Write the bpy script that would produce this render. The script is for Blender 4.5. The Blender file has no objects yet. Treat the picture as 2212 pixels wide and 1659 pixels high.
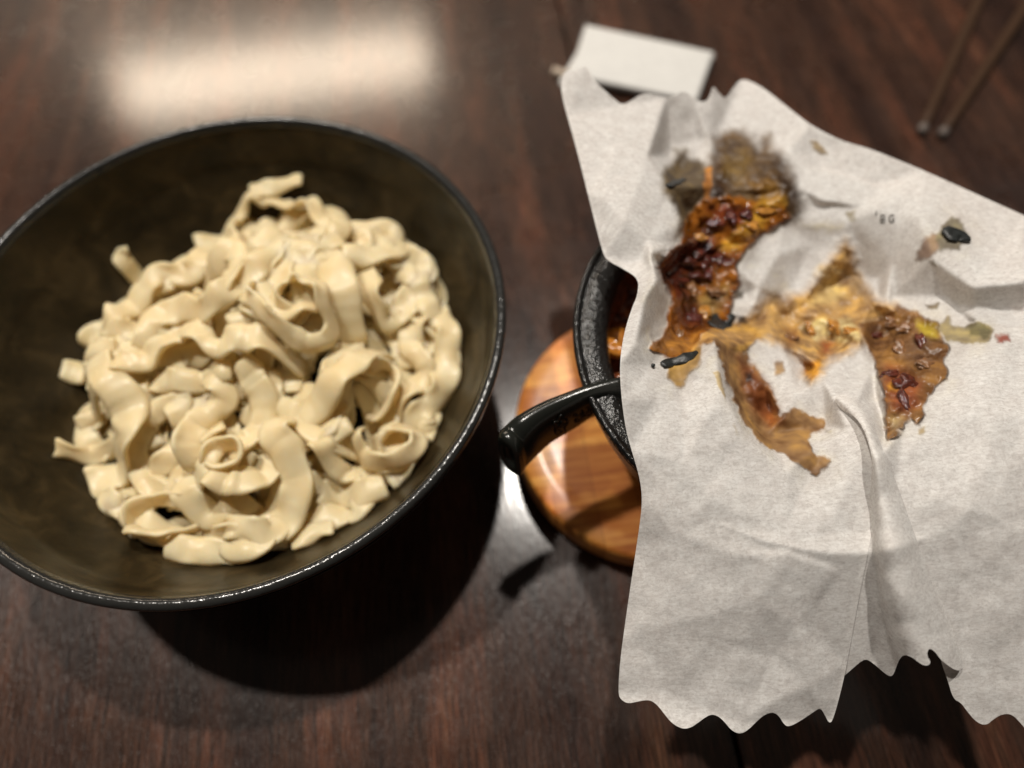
import bpy, bmesh, math, random
import numpy as np
from mathutils import Vector, Matrix, geometry

random.seed(7); rng = np.random.default_rng(11)
S = 0.01                                    # everything below is measured in centimetres, meshes are written in metres
scene = bpy.context.scene

# ------------------------------------------------------------------ camera
CAM_H = 26.436
FPX = 2212*24/36
MR = np.array([[0.9991759, -0.04058984, 0.0], [-0.03615063, -0.88989849, 0.45472389], [-0.01845717, -0.45434916, -0.89063246]])
def at(px, py, z):
    """point at height z (cm) above the table seen at pixel px,py of the 2212 px wide photograph; arrays allowed"""
    px = np.asarray(px, float); py = np.asarray(py, float); z = np.asarray(z, float)
    d = np.stack([(px-1106)/FPX, (py-829.5)/FPX, np.ones_like(px)], -1) @ MR.T
    t = (z-CAM_H)/d[..., 2]
    P = d*t[..., None]; P[..., 2] += CAM_H
    return P
cam = bpy.data.cameras.new('camera'); camo = bpy.data.objects.new('camera', cam); scene.collection.objects.link(camo)
R = Matrix([[MR[i][0], -MR[i][1], -MR[i][2]] for i in range(3)])
camo.matrix_world = Matrix.Translation((0, 0, CAM_H*S)) @ R.to_4x4()
cam.lens = 24; cam.sensor_width = 36; cam.clip_start = 0.01; cam.clip_end = 50
cam.dof.use_dof = True; cam.dof.focus_distance = 0.188; cam.dof.aperture_fstop = 4.2
scene.camera = camo

# ------------------------------------------------------------------ light
world = bpy.data.worlds.new('World'); scene.world = world; world.use_nodes = True
bg = world.node_tree.nodes['Background']; bg.inputs[0].default_value = (1.0, 0.86, 0.72, 1); bg.inputs[1].default_value = 0.05
def lamp(name, loc, target, sx, sy, power, col, shape='RECTANGLE'):
    l = bpy.data.lights.new(name, 'AREA'); l.shape = shape; l.size = sx*S; l.size_y = sy*S; l.energy = power; l.color = col
    o = bpy.data.objects.new(name, l); scene.collection.objects.link(o)
    o.location = Vector(loc)*S
    o.rotation_euler = (Vector(target)-Vector(loc)).to_track_quat('-Z', 'Y').to_euler()
    return o
lamp('spot_lamp', (8, 79, 192), (0, 10, 0), 7, 7, 29, (1.0, 0.94, 0.86), 'DISK')
lamp('side_lamp', (-75, 57, 200), (-5, 8, 0), 9, 9, 24, (1.0, 0.93, 0.84), 'DISK')
pl = lamp('panel_lamp', (-60, 160, 98), (-60, 160, 0), 82, 20, 13, (1.0, 0.82, 0.63)); pl.rotation_euler = (0, 0, math.radians(7))
scene.view_settings.view_transform = 'Standard'; scene.view_settings.look = 'None'
scene.view_settings.exposure = 0.0; scene.view_settings.gamma = 1.0
scene.render.engine = 'CYCLES'
scene.cycles.use_denoising = True
scene.cycles.max_bounces = 8

# ------------------------------------------------------------------ helpers
def props(o, label=None, cat=None, group=None, kind=None):
    if label: o['label'] = label
    if cat: o['category'] = cat
    if group: o['group'] = group
    if kind: o['kind'] = kind
    return o
def empty(name, loc_cm=(0, 0, 0), **k):
    o = bpy.data.objects.new(name, None); scene.collection.objects.link(o); o.location = Vector(loc_cm)*S
    o.empty_display_size = 0.02
    bpy.context.view_layer.update()
    return props(o, **k)
def mesh(name, V, F, mat, parent=None, smooth=True, cols=None, fixn=False, **k):
    V = np.asarray(V, float)*S
    if parent is not None: V = V-np.array(parent.location)
    me = bpy.data.meshes.new(name); me.from_pydata(V.tolist(), [], F if isinstance(F, list) else F.tolist()); me.update()
    if smooth: me.polygons.foreach_set('use_smooth', [True]*len(me.polygons))
    for nm, c in (cols or {}).items():
        a = me.color_attributes.new(nm, 'FLOAT_COLOR', 'POINT'); c4 = np.ones((len(V), 4), np.float32); c4[:, :c.shape[1]] = c
        a.data.foreach_set('color', c4.ravel())
    me.materials.append(mat)
    if fixn:
        bm = bmesh.new(); bm.from_mesh(me); bmesh.ops.recalc_face_normals(bm, faces=bm.faces); bm.to_mesh(me); bm.free()
    o = bpy.data.objects.new(name, me); scene.collection.objects.link(o)
    if parent is not None: o.parent = parent
    return props(o, **k)
def lathe(profile, n=160, wob=0.0, closed=False):
    V = []; F = []
    m = len(profile)
    for i in range(n):
        a = 2*math.pi*i/n
        for j, (r, z) in enumerate(profile):
            w = 1+wob*math.sin(2*a+j*.05)
            V.append((r*w*math.cos(a), r*w*math.sin(a), z))
    for i in range(n):
        i2 = (i+1) % n
        for j in range(m-1):
            F.append((i*m+j, i2*m+j, i2*m+j+1, i*m+j+1))
    return np.array(V), F
def smooth_profile(p, n=6):
    p = np.array(p, float)
    for _ in range(3):
        q = [p[0]]
        for a, b in zip(p[:-1], p[1:]): q += [a*.75+b*.25, a*.25+b*.75]
        q.append(p[-1]); p = np.array(q)
    return p
_tab = rng.random((64, 64))
def vnoise(x, y):
    x = np.asarray(x, float); y = np.asarray(y, float)
    xi = np.floor(x).astype(int); yi = np.floor(y).astype(int); fx = x-xi; fy = y-yi
    fx = fx*fx*(3-2*fx); fy = fy*fy*(3-2*fy)
    g = lambda a, b: _tab[a % 64, b % 64]
    return (g(xi, yi)*(1-fx)+g(xi+1, yi)*fx)*(1-fy)+(g(xi, yi+1)*(1-fx)+g(xi+1, yi+1)*fx)*fy
def fbm(x, y, o=4):
    s = 0; a = .5
    for k in range(o):
        s = s+a*vnoise(x*2**k+17.3*k, y*2**k+5.1*k); a *= .5
    return s/(1-.5**o)-.5
def catmull(P, step):
    P = np.asarray(P, float); Q = np.vstack([2*P[0]-P[1], P, 2*P[-1]-P[-2]]); out = []
    for i in range(1, len(Q)-2):
        p0, p1, p2, p3 = Q[i-1:i+3]; L = np.linalg.norm((p2-p1)[:2]); n = max(2, int(L/step))
        for t in np.arange(n)/n:
            out.append(.5*((2*p1)+(-p0+p2)*t+(2*p0-5*p1+4*p2-p3)*t*t+(-p0+3*p1-3*p2+p3)*t**3))
    out.append(P[-1]); return np.array(out)

# ------------------------------------------------------------------ materials
def newmat(name):
    m = bpy.data.materials.new(name); m.use_nodes = True; nt = m.node_tree
    b = nt.nodes['Principled BSDF']
    return m, nt, b
def N(nt, t, **k):
    n = nt.nodes.new(t)
    for a, v in k.items():
        if a.startswith('i_'):
            key = a[2:]; key = int(key) if key.isdigit() else key.replace('_', ' ')
            n.inputs[key].default_value = v
        else: setattr(n, a, v)
    return n
def mapping(nt, scale, rot=(0, 0, 0)):
    tc = N(nt, 'ShaderNodeTexCoord'); mp = N(nt, 'ShaderNodeMapping'); mp.inputs['Scale'].default_value = scale; mp.inputs['Rotation'].default_value = rot
    nt.links.new(tc.outputs['Object'], mp.inputs['Vector']); return mp
def ramp(nt, stops, src):
    r = N(nt, 'ShaderNodeValToRGB'); e = r.color_ramp.elements
    while len(e) < len(stops): e.new(.5)
    for el, (p, c) in zip(e, stops): el.position = p; el.color = (*c, 1) if len(c) == 3 else c
    nt.links.new(src, r.inputs[0]); return r
def noise(nt, vec, scale, detail=3, rough=.55, dist=0):
    n = N(nt, 'ShaderNodeTexNoise'); n.inputs['Scale'].default_value = scale; n.inputs['Detail'].default_value = detail
    n.inputs['Roughness'].default_value = rough; n.inputs['Distortion'].default_value = dist
    nt.links.new(vec, n.inputs['Vector']); return n
def bump(nt, h, strength, dist, b, prev=None):
    n = N(nt, 'ShaderNodeBump'); n.inputs['Strength'].default_value = strength; n.inputs['Distance'].default_value = dist
    nt.links.new(h, n.inputs['Height'])
    if prev: nt.links.new(prev.outputs[0], n.inputs['Normal'])
    nt.links.new(n.outputs[0], b.inputs['Normal']); return n
def mixc(nt, f, a, b, mode='MIX'):
    m = N(nt, 'ShaderNodeMix', data_type='RGBA', blend_type=mode)
    for s, v in ((0, f), (6, a), (7, b)):
        if hasattr(v, 'links'): nt.links.new(v, m.inputs[s])
        else: m.inputs[s].default_value = v if s == 0 else ((*v, 1) if len(v) == 3 else v)
    return m.outputs[2]

def table_mat():
    m, nt, b = newmat('dark stained wood'); L = nt.links
    v = mapping(nt, (100, 100, 100), (0, 0, math.radians(-4.9)))
    st = N(nt, 'ShaderNodeVectorMath', operation='MULTIPLY'); st.inputs[1].default_value = (1, .09, 1); L.new(v.outputs[0], st.inputs[0])
    big = noise(nt, st.outputs[0], .35, 5, .6, .4)
    base = ramp(nt, [(.28, (.011, .005, .004)), (.42, (.028, .013, .009)), (.52, (.046, .022, .014)), (.6, (.074, .029, .017)), (.72, (.100, .050, .028)), (.85, (.050, .032, .022))], big.outputs[0])
    st2 = N(nt, 'ShaderNodeVectorMath', operation='MULTIPLY'); st2.inputs[1].default_value = (1, .045, 1); L.new(v.outputs[0], st2.inputs[0])
    fine = noise(nt, st2.outputs[0], 12, 4, .75, 0)
    fr = ramp(nt, [(.34, (.25, .25, .25)), (.5, (.9, .9, .9)), (.66, (1.9, 1.8, 1.7))], fine.outputs[0])
    c = mixc(nt, 1.0, base.outputs[0], fr.outputs[0], 'MULTIPLY')
    L.new(c, b.inputs['Base Color'])
    rn = noise(nt, v.outputs[0], .5, 4)
    rr = ramp(nt, [(.3, (.22,)*3), (.7, (.36,)*3)], rn.outputs[0]); L.new(rr.outputs[0], b.inputs['Roughness'])
    sp = N(nt, 'ShaderNodeVectorMath', operation='MULTIPLY'); sp.inputs[1].default_value = (1, .25, 1); L.new(v.outputs[0], sp.inputs[0])
    grit = noise(nt, sp.outputs[0], 7, 2, .6)
    b1 = bump(nt, fine.outputs[0], .6, .0005, b); b2 = bump(nt, grit.outputs[0], .6, .0006, b, b1)
    cb = N(nt, 'ShaderNodeBump'); cb.inputs['Strength'].default_value = .25; cb.inputs['Distance'].default_value = .00012; L.new(grit.outputs[0], cb.inputs['Height']); L.new(cb.outputs[0], b.inputs['Coat Normal'])
    b.inputs['Specular IOR Level'].default_value = .2
    b.inputs['Coat Weight'].default_value = .8; b.inputs['Coat Roughness'].default_value = .15
    return m
def black_glaze(name, col=(.012, .012, .011), rough=.22, bs=.5, sc=9, dist=.0006):
    m, nt, b = newmat(name); v = mapping(nt, (100, 100, 100))
    b.inputs['Base Color'].default_value = (*col, 1); b.inputs['Roughness'].default_value = rough
    n = noise(nt, v.outputs[0], sc, 3, .6); bump(nt, n.outputs[0], bs, dist, b)
    return m
def bowl_inner_mat():
    m, nt, b = newmat('olive brown glaze'); v = mapping(nt, (100, 100, 100))
    n = noise(nt, v.outputs[0], .7, 5, .6, .5)
    r = ramp(nt, [(.3, (.012, .009, .0045)), (.5, (.026, .0185, .0085)), (.7, (.055, .038, .017))], n.outputs[0])
    nt.links.new(r.outputs[0], b.inputs['Base Color']); b.inputs['Roughness'].default_value = .3; b.inputs['Specular IOR Level'].default_value = .16
    n2 = noise(nt, v.outputs[0], 3, 3); bump(nt, n2.outputs[0], .15, .0006, b)
    return m
def noodle_mat():
    m, nt, b = newmat('boiled noodle'); v = mapping(nt, (100, 100, 100))
    n = noise(nt, v.outputs[0], 1.1, 3)
    r = ramp(nt, [(.3, (.88, .72, .42)), (.7, (.93, .82, .55))], n.outputs[0]); nt.links.new(r.outputs[0], b.inputs['Base Color'])
    b.inputs['Roughness'].default_value = .42; b.inputs['Coat Weight'].default_value = .12; b.inputs['Coat Roughness'].default_value = .2
    b.inputs['Subsurface Weight'].default_value = .35; b.inputs['Subsurface Radius'].default_value = (.003, .0021, .0012); b.inputs['Subsurface Scale'].default_value = 1.0
    n2 = noise(nt, v.outputs[0], 5, 2); bump(nt, n2.outputs[0], .12, .0006, b)
    tr = N(nt, 'ShaderNodeBsdfTranslucent'); tr.inputs[0].default_value = (.95, .78, .46, 1); mx = N(nt, 'ShaderNodeMixShader'); mx.inputs[0].default_value = .3
    nt.links.new(b.outputs[0], mx.inputs[1]); nt.links.new(tr.outputs[0], mx.inputs[2]); nt.links.new(mx.outputs[0], nt.nodes['Material Output'].inputs[0])
    return m
def board_mat():
    m, nt, b = newmat('bamboo board'); L = nt.links; v = mapping(nt, (100, 100, 100), (0, 0, math.radians(-6)))
    st = N(nt, 'ShaderNodeVectorMath', operation='MULTIPLY'); st.inputs[1].default_value = (.07, 1, 1); L.new(v.outputs[0], st.inputs[0])
    n = noise(nt, st.outputs[0], 4.2, 4, .6, .05)
    r = ramp(nt, [(.25, (.42, .15, .03)), (.45, (.62, .26, .05)), (.55, (.72, .35, .08)), (.7, (.85, .48, .13)), (.85, (.88, .58, .2))], n.outputs[0])
    br = N(nt, 'ShaderNodeTexBrick'); br.inputs['Scale'].default_value = 1; br.offset = 0; br.inputs['Brick Width'].default_value = 1.55; br.inputs['Row Height'].default_value = 30; br.inputs['Mortar Size'].default_value = .015
    br.inputs['Color1'].default_value = (1.25, 1.2, 1.1, 1); br.inputs['Color2'].default_value = (.72, .64, .55, 1); br.inputs['Mortar'].default_value = (.4, .3, .25, 1)
    L.new(v.outputs[0], br.inputs['Vector'])
    c = mixc(nt, .8, r.outputs[0], br.outputs[0], 'MULTIPLY'); 
    k = noise(nt, v.outputs[0], .55, 2); kr = ramp(nt, [(.45, (.8, .62, .55)), (.6, (1.15, 1.1, 1.05))], k.outputs[0])
    L.new(mixc(nt, 1, c, kr.outputs[0], 'MULTIPLY'), b.inputs['Base Color'])
    b.inputs['Roughness'].default_value = .42; b.inputs['Coat Weight'].default_value = .1; b.inputs['Coat Roughness'].default_value = .15
    bump(nt, n.outputs[0], .1, .0005, b)
    return m
def paper_mat():
    m, nt, b = newmat('stained tissue paper'); L = nt.links
    v = mapping(nt, (100, 100, 100))
    colA = N(nt, 'ShaderNodeAttribute', attribute_name='stain')
    fib = noise(nt, v.outputs[0], 7, 4, .75, 1.2)
    mot = noise(nt, v.outputs[0], 2.4, 4, .6)
    f1 = ramp(nt, [(.32, (.72, .70, .68)), (.52, (.88, .865, .84)), (.66, (.96, .95, .93))], fib.outputs[0])
    f2 = ramp(nt, [(.35, (.92, .905, .90)), (.6, (1, 1, 1))], mot.outputs[0])
    pap = mixc(nt, 1, f1.outputs[0], f2.outputs[0], 'MULTIPLY')
    cs = N(nt, 'ShaderNodeVectorMath', operation='MULTIPLY'); cs.inputs[1].default_value = (.3, 1, .6); L.new(v.outputs[0], cs.inputs[0])
    crp = noise(nt, cs.outputs[0], 16, 2, .6, .6); cr_ = ramp(nt, [(.35, (.88, .87, .86)), (.6, (1.04, 1.04, 1.04))], crp.outputs[0]); pap = mixc(nt, 1, pap, cr_.outputs[0], 'MULTIPLY')
    stn = N(nt, 'ShaderNodeVectorMath', operation='MULTIPLY')
    gn = noise(nt, v.outputs[0], 1.6, 2.2, .5, .3); gr = ramp(nt, [(.3, (.5, .42, .36)), (.5, (1, 1, 1)), (.7, (1.6, 1.6, 1.2))], gn.outputs[0])
    L.new(colA.outputs['Color'], stn.inputs[0]); L.new(gr.outputs[0], stn.inputs[1])
    al = N(nt, 'ShaderNodeAttribute', attribute_name='amount')
    sep = N(nt, 'ShaderNodeSeparateColor'); L.new(al.outputs['Color'], sep.inputs[0])
    c = mixc(nt, sep.outputs[0], pap, stn.outputs[0]); L.new(c, b.inputs['Base Color'])
    rr = N(nt, 'ShaderNodeMapRange'); rr.inputs[3].default_value = .75; rr.inputs[4].default_value = .09
    L.new(sep.outputs[1], rr.inputs[0]); L.new(rr.outputs[0], b.inputs['Roughness'])
    b1 = bump(nt, fib.outputs[0], .25, .00025, b)
    wetn = noise(nt, v.outputs[0], 2.4, 1.0, .4, .3); mu = N(nt, 'ShaderNodeMath', operation='MULTIPLY'); L.new(wetn.outputs[0], mu.inputs[0]); L.new(sep.outputs[1], mu.inputs[1])
    bump(nt, mu.outputs[0], .8, .0030, b, b1)
    tr = N(nt, 'ShaderNodeBsdfTranslucent'); L.new(c, tr.inputs[0])
    mx = N(nt, 'ShaderNodeMixShader'); mx.inputs[0].default_value = .32
    out = nt.nodes['Material Output']; L.new(b.outputs[0], mx.inputs[1]); L.new(tr.outputs[0], mx.inputs[2]); L.new(mx.outputs[0], out.inputs[0])
    return m
def stew_mat():
    m, nt, b = newmat('red brown stew'); v = mapping(nt, (100, 100, 100))
    n = noise(nt, v.outputs[0], 1.6, 5, .65, 1)
    r = ramp(nt, [(.3, (.02, .006, .004)), (.48, (.10, .022, .008)), (.6, (.24, .06, .012)), (.75, (.45, .16, .03))], n.outputs[0])
    nt.links.new(r.outputs[0], b.inputs['Base Color']); b.inputs['Roughness'].default_value = .12
    n2 = noise(nt, v.outputs[0], 2.5, 3); bump(nt, n2.outputs[0], .6, .003, b)
    return m
def plain(name, col, rough, sc=4, var=.15, bs=.1, sss=0):
    m, nt, b = newmat(name); v = mapping(nt, (100, 100, 100)); n = noise(nt, v.outputs[0], sc, 4, .6)
    r = ramp(nt, [(.3, tuple(c*(1-var) for c in col)), (.7, tuple(min(1, c*(1+var)) for c in col))], n.outputs[0])
    nt.links.new(r.outputs[0], b.inputs['Base Color']); b.inputs['Roughness'].default_value = rough
    bump(nt, n.outputs[0], bs, .0006, b)
    return m
M_table = table_mat(); M_rim = black_glaze('black bumpy glaze', col=(.02,.02,.019), bs=.4, sc=2.2, dist=.0010, rough=.2)
M_out = black_glaze('black satin glaze', rough=.35, bs=.3, sc=8)
M_in = bowl_inner_mat(); M_noodle = noodle_mat(); M_board = board_mat(); M_paper = paper_mat(); M_stew = stew_mat()
M_handle = black_glaze('smooth black glaze', col=(.011, .012, .010), rough=.19, bs=.12, sc=14, dist=.0004)
M_potrim = black_glaze('pitted black glaze', col=(.010, .010, .010), rough=.2, bs=.8, sc=4.5, dist=.0013)
M_napkin = plain('white napkin', (.60, .595, .575), .8, 3, .06)
M_stick = plain('dark lacquered wood', (.05, .027, .016), .5, 3, .2); M_stick.node_tree.nodes['Principled BSDF'].inputs['Specular IOR Level'].default_value = .12
M_tip = plain('pale chopstick tip', (.12, .10, .09), .35, 3, .2)
M_pale = plain('pale bare wood', (.42, .34, .26), .5, 3, .2)
M_fungus = plain('black fungus', (.016, .018, .018), .42, 5, .6, .6)
M_egg = plain('orange egg', (.62, .23, .03), .18, 2.5, .35, .5)
M_ink = plain('grey ink', (.12, .11, .10), .7, 4, .2)
M_dark = plain('gap shade black', (.006, .004, .003), .8)  # near-black colour standing in for the shade inside the plank joint

# ------------------------------------------------------------------ table: two broad planks with one open joint
table = empty('table', (0, 0, 0), kind='structure')
A0 = np.array([3.87, 37.41]); A1 = np.array([7.16, -.86]); dv = (A1-A0)/np.linalg.norm(A1-A0); nv = np.array([-dv[1], dv[0]])   # nv points right
if nv[0] < 0: nv = -nv
def plank(c0, c1):
    V = []; prof = [(c0, -3.0), (c0, -.03), (c0+.006, -.008), (c0+.02, 0), (c1-.02, 0), (c1-.006, -.008), (c1, -.03), (c1, -3.0)]
    for s in (-90, 70):
        for o, z in prof:
            p = A1+dv*s+nv*o; V.append((p[0], p[1], z))
    n = len(prof); F = [(i, i+1, n+i+1, n+i) for i in range(n-1)]+[tuple(range(n))[::-1], tuple(range(n, 2*n)), (0, n, 2*n-1, n-1)]
    mesh('plank', V, F, M_table, table, smooth=False)
plank(-52, -.10); plank(.10, 50)
V = [(*(A1+dv*s_+nv*o), z) for s_ in (-90, 70) for o, z in ((-2, -3.4), (-2, -3.02), (2, -3.02), (2, -3.4))]
mesh('joint_light_block', V, [(0, 1, 5, 4), (1, 2, 6, 5), (2, 3, 7, 6), (3, 0, 4, 7), (0, 3, 2, 1), (4, 5, 6, 7)], M_dark, table, smooth=False)  # unseen strip added under the joint to block world light from below

# ------------------------------------------------------------------ black bowl
BC = np.array([-9.616, 12.82])
bowl = empty('bowl', (BC[0], BC[1], 0), label='large round black bowl with olive brown inside, full of pale noodles', cat='bowl')
def place(V, c, z=0): return V+np.array([c[0], c[1], z])
prof_out = smooth_profile([(0, .35), (3.9, .35), (4.0, 0.02), (4.6, 0.02), (4.65, .9), (6.6, 2.2), (8.3, 4.4), (9.2, 6.0), (9.42, 6.6), (9.50, 6.95)])
prof_rim = smooth_profile([(9.50, 6.95), (9.53, 7.1), (9.45, 7.23), (9.30, 7.26), (9.18, 7.18), (9.1, 6.95)])
prof_in = smooth_profile([(9.1, 6.95), (9.02, 6.7), (8.86, 6.0), (8.74, 5.6), (8.6, 5.35), (8.42, 5.1), (8.15, 4.7), (7.6, 3.9), (6.5, 2.6), (4.5, 1.5), (2, 1.15), (0, 1.1)])
for nm, pr, mt in (('outer_wall', prof_out, M_out), ('rim', prof_rim, M_rim), ('inner_wall', prof_in, M_in)):
    V, F = lathe(pr, 220, .0015); mesh(nm, place(V, BC), F, mt, bowl)
def bowl_in_z(r):
    p = prof_in[::-1]; return np.interp(r, p[:, 0], p[:, 1])

# ------------------------------------------------------------------ noodles, draped one over another
G = .1; gx0, gy0 = BC[0]-9.5, BC[1]-9.5; GN = 190
gxx, gyy = np.meshgrid(gx0+np.arange(GN)*G, gy0+np.arange(GN)*G, indexing='ij')
HC = np.array([-9.3, 12.9])
def dome(x, y):
    r = np.hypot((x-HC[0])/7.6, (y-HC[1])/7.9)
    return 6.1-2.6*np.clip(r, 0, 1.3)**2.3
HM = np.maximum(dome(gxx, gyy)-1.6, bowl_in_z(np.hypot(gxx-BC[0], gyy-BC[1])))
def samp(x, y):
    i = np.clip(((x-gx0)/G).astype(int), 0, GN-1); j = np.clip(((y-gy0)/G).astype(int), 0, GN-1); return HM[i, j]
NS = 9
def noodle_geo(path, width, roll, rollamp, ruf, seed, zoff=0, write=True, sink=.15, dive=0):
    """path: world xy (cm). returns verts/faces of a ruffled ribbon lying on the pile"""
    r = np.random.default_rng(seed)
    P = catmull(path, .09)[:, :2]; n = len(P)
    seg = np.r_[0, np.cumsum(np.linalg.norm(np.diff(P, axis=0), axis=1))]
    T = np.gradient(P, axis=0); T /= np.linalg.norm(T, axis=1)[:, None]+1e-9; B = np.stack([-T[:, 1], T[:, 0]], 1)
    t = np.linspace(-1, 1, NS)
    ph = r.random(8)*6.28
    roll_s = roll+rollamp*(np.sin(seg*1.5+ph[0])+.5*np.sin(seg*2.9+ph[1]))
    w = width*(1+.10*np.sin(seg*2.1+ph[2])+.05*np.sin(seg*5.7+ph[6]))/2
    end = np.clip(np.minimum(seg, seg[-1]-seg)/.10, 0, 1); w = w*(.86+.14*end)
    c = np.cos(roll_s); s_ = np.sin(roll_s)
    # height of the ground under the footprint
    gz = np.max([samp(P[:, 0]+B[:, 0]*w*k*c, P[:, 1]+B[:, 1]*w*k*c) for k in (-.9, -.45, 0, .45, .9)], axis=0)
    k9 = k = np.ones(9)/9; gz = np.convolve(np.pad(gz, 4, 'edge'), k, 'valid')
    gz = np.minimum(gz, dome(P[:, 0], P[:, 1])+.65)
    zc = gz+.10-sink+np.abs(s_)*w*.62+zoff+.09*np.sin(seg*1.5+ph[3])
    zc = zc-dive*(np.exp(-seg/.55)+np.exp(-(seg[-1]-seg)/.55))
    off = w[:, None]*t[None]                                  # across
    e1 = ruf*np.sin(seg*4.6+ph[4]+1.4*np.sin(seg*1.1)); e2 = ruf*np.sin(seg*4.1+ph[5]+1.4*np.sin(seg*1.4))
    e1 = e1+.035*np.sin(seg*8.3+ph[3])*np.sin(seg*2.2); e2 = e2+.035*np.sin(seg*7.7+ph[0])*np.sin(seg*1.9)
    cup = .10*(1-t[None]**2)*np.sin(seg*1.1+ph[7])[:, None]
    lift = np.where(t[None] > 0, e1[:, None]*np.abs(t[None])**2.4, e2[:, None]*np.abs(t[None])**2.4)+cup
    X = off*c[:, None]-lift*s_[:, None]; Z = off*s_[:, None]+lift*c[:, None]
    mid = np.stack([P[:, None, 0]+B[:, None, 0]*X, P[:, None, 1]+B[:, None, 1]*X, zc[:, None]+Z], -1)
    du = np.gradient(mid, axis=0); dw = np.gradient(mid, axis=1); nrm = np.cross(du, dw); nrm /= np.linalg.norm(nrm, axis=2)[:, :, None]+1e-9
    nrm *= np.where(nrm[..., 2:].mean() < 0, -1, 1)
    th = .10*(1-.5*np.abs(t)**3)[None, :, None]*np.ones((n, 1, 1)); th = th*(.5+.5*end)[:, None, None]
    top = mid+nrm*th; bot = mid-nrm*th
    ring = np.concatenate([top, bot[:, ::-1]], 1); m = 2*NS
    V = ring.reshape(-1, 3)
    F = []
    for i in range(n-1):
        for j in range(m):
            F.append((i*m+j, (i+1)*m+j, (i+1)*m+(j+1) % m, i*m+(j+1) % m))
    F.append(tuple(range(m))); F.append(tuple((n-1)*m+j for j in range(m))[::-1])
    # keep inside the bowl
    rr = np.hypot(V[:, 0]-BC[0], V[:, 1]-BC[1]); need = np.maximum(bowl_in_z(rr)+.05-V[:, 2], 0).reshape(n, m).max(1)
    need = np.convolve(np.pad(need, 4, 'edge'), k9, 'valid'); V[:, 2] += np.repeat(need, m)
    if write:
        A = top.reshape(-1, 3); i = np.clip(((A[:, 0]-gx0)/G).astype(int), 0, GN-1); j = np.clip(((A[:, 1]-gy0)/G).astype(int), 0, GN-1)
        np.maximum.at(HM, (i, j), A[:, 2])
    return V, F
UV = []; UF = []; base = 0
for k in range(88):                                           # the body of the heap
    a = random.random()*6.28; rad = 6.7*math.sqrt(random.random())
    p = np.array([HC[0]+rad*math.cos(a), HC[1]+rad*math.sin(a)]); d = random.random()*6.28; pts = [p]
    for q in range(random.randint(5, 8)):
        d += random.uniform(-.9, .9); p = p+np.array([math.cos(d), math.sin(d)])*1.1
        e = (p-HC)/np.array([6.9, 7.1]); l = np.linalg.norm(e)
        if l > 1: p = HC+(p-HC)/l; d += 1.5
        pts.append(p)
    V, F = noodle_geo(pts, random.uniform(.75, .92), 0, .4, .12, 500+k, sink=.1)
    UV.append(V); UF += [tuple(i+base for i in f) for f in F]; base += len(V)
mesh('noodle_heap', np.vstack(UV), UF, M_noodle, fixn=True, kind='stuff', label='mass of flat noodles under the top strands in the black bowl', cat='noodles')
def nx(pts):                                                  # noodle tracing -> world xy
    out = []
    for x, y in pts:
        px, py = (200+x/1.0053)*.54, (650+y/1.0053)*.54
        P = at(px, py, 5.0)
        for _ in range(6):
            zt = max(float(dome(P[0], P[1]))+.45, float(bowl_in_z(math.hypot(P[0]-BC[0], P[1]-BC[1])))+.3, 4.0)
            P = P*.4+at(px, py, zt)*.6
        out.append(P[:2])
    return out
UP = 1.25
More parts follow.
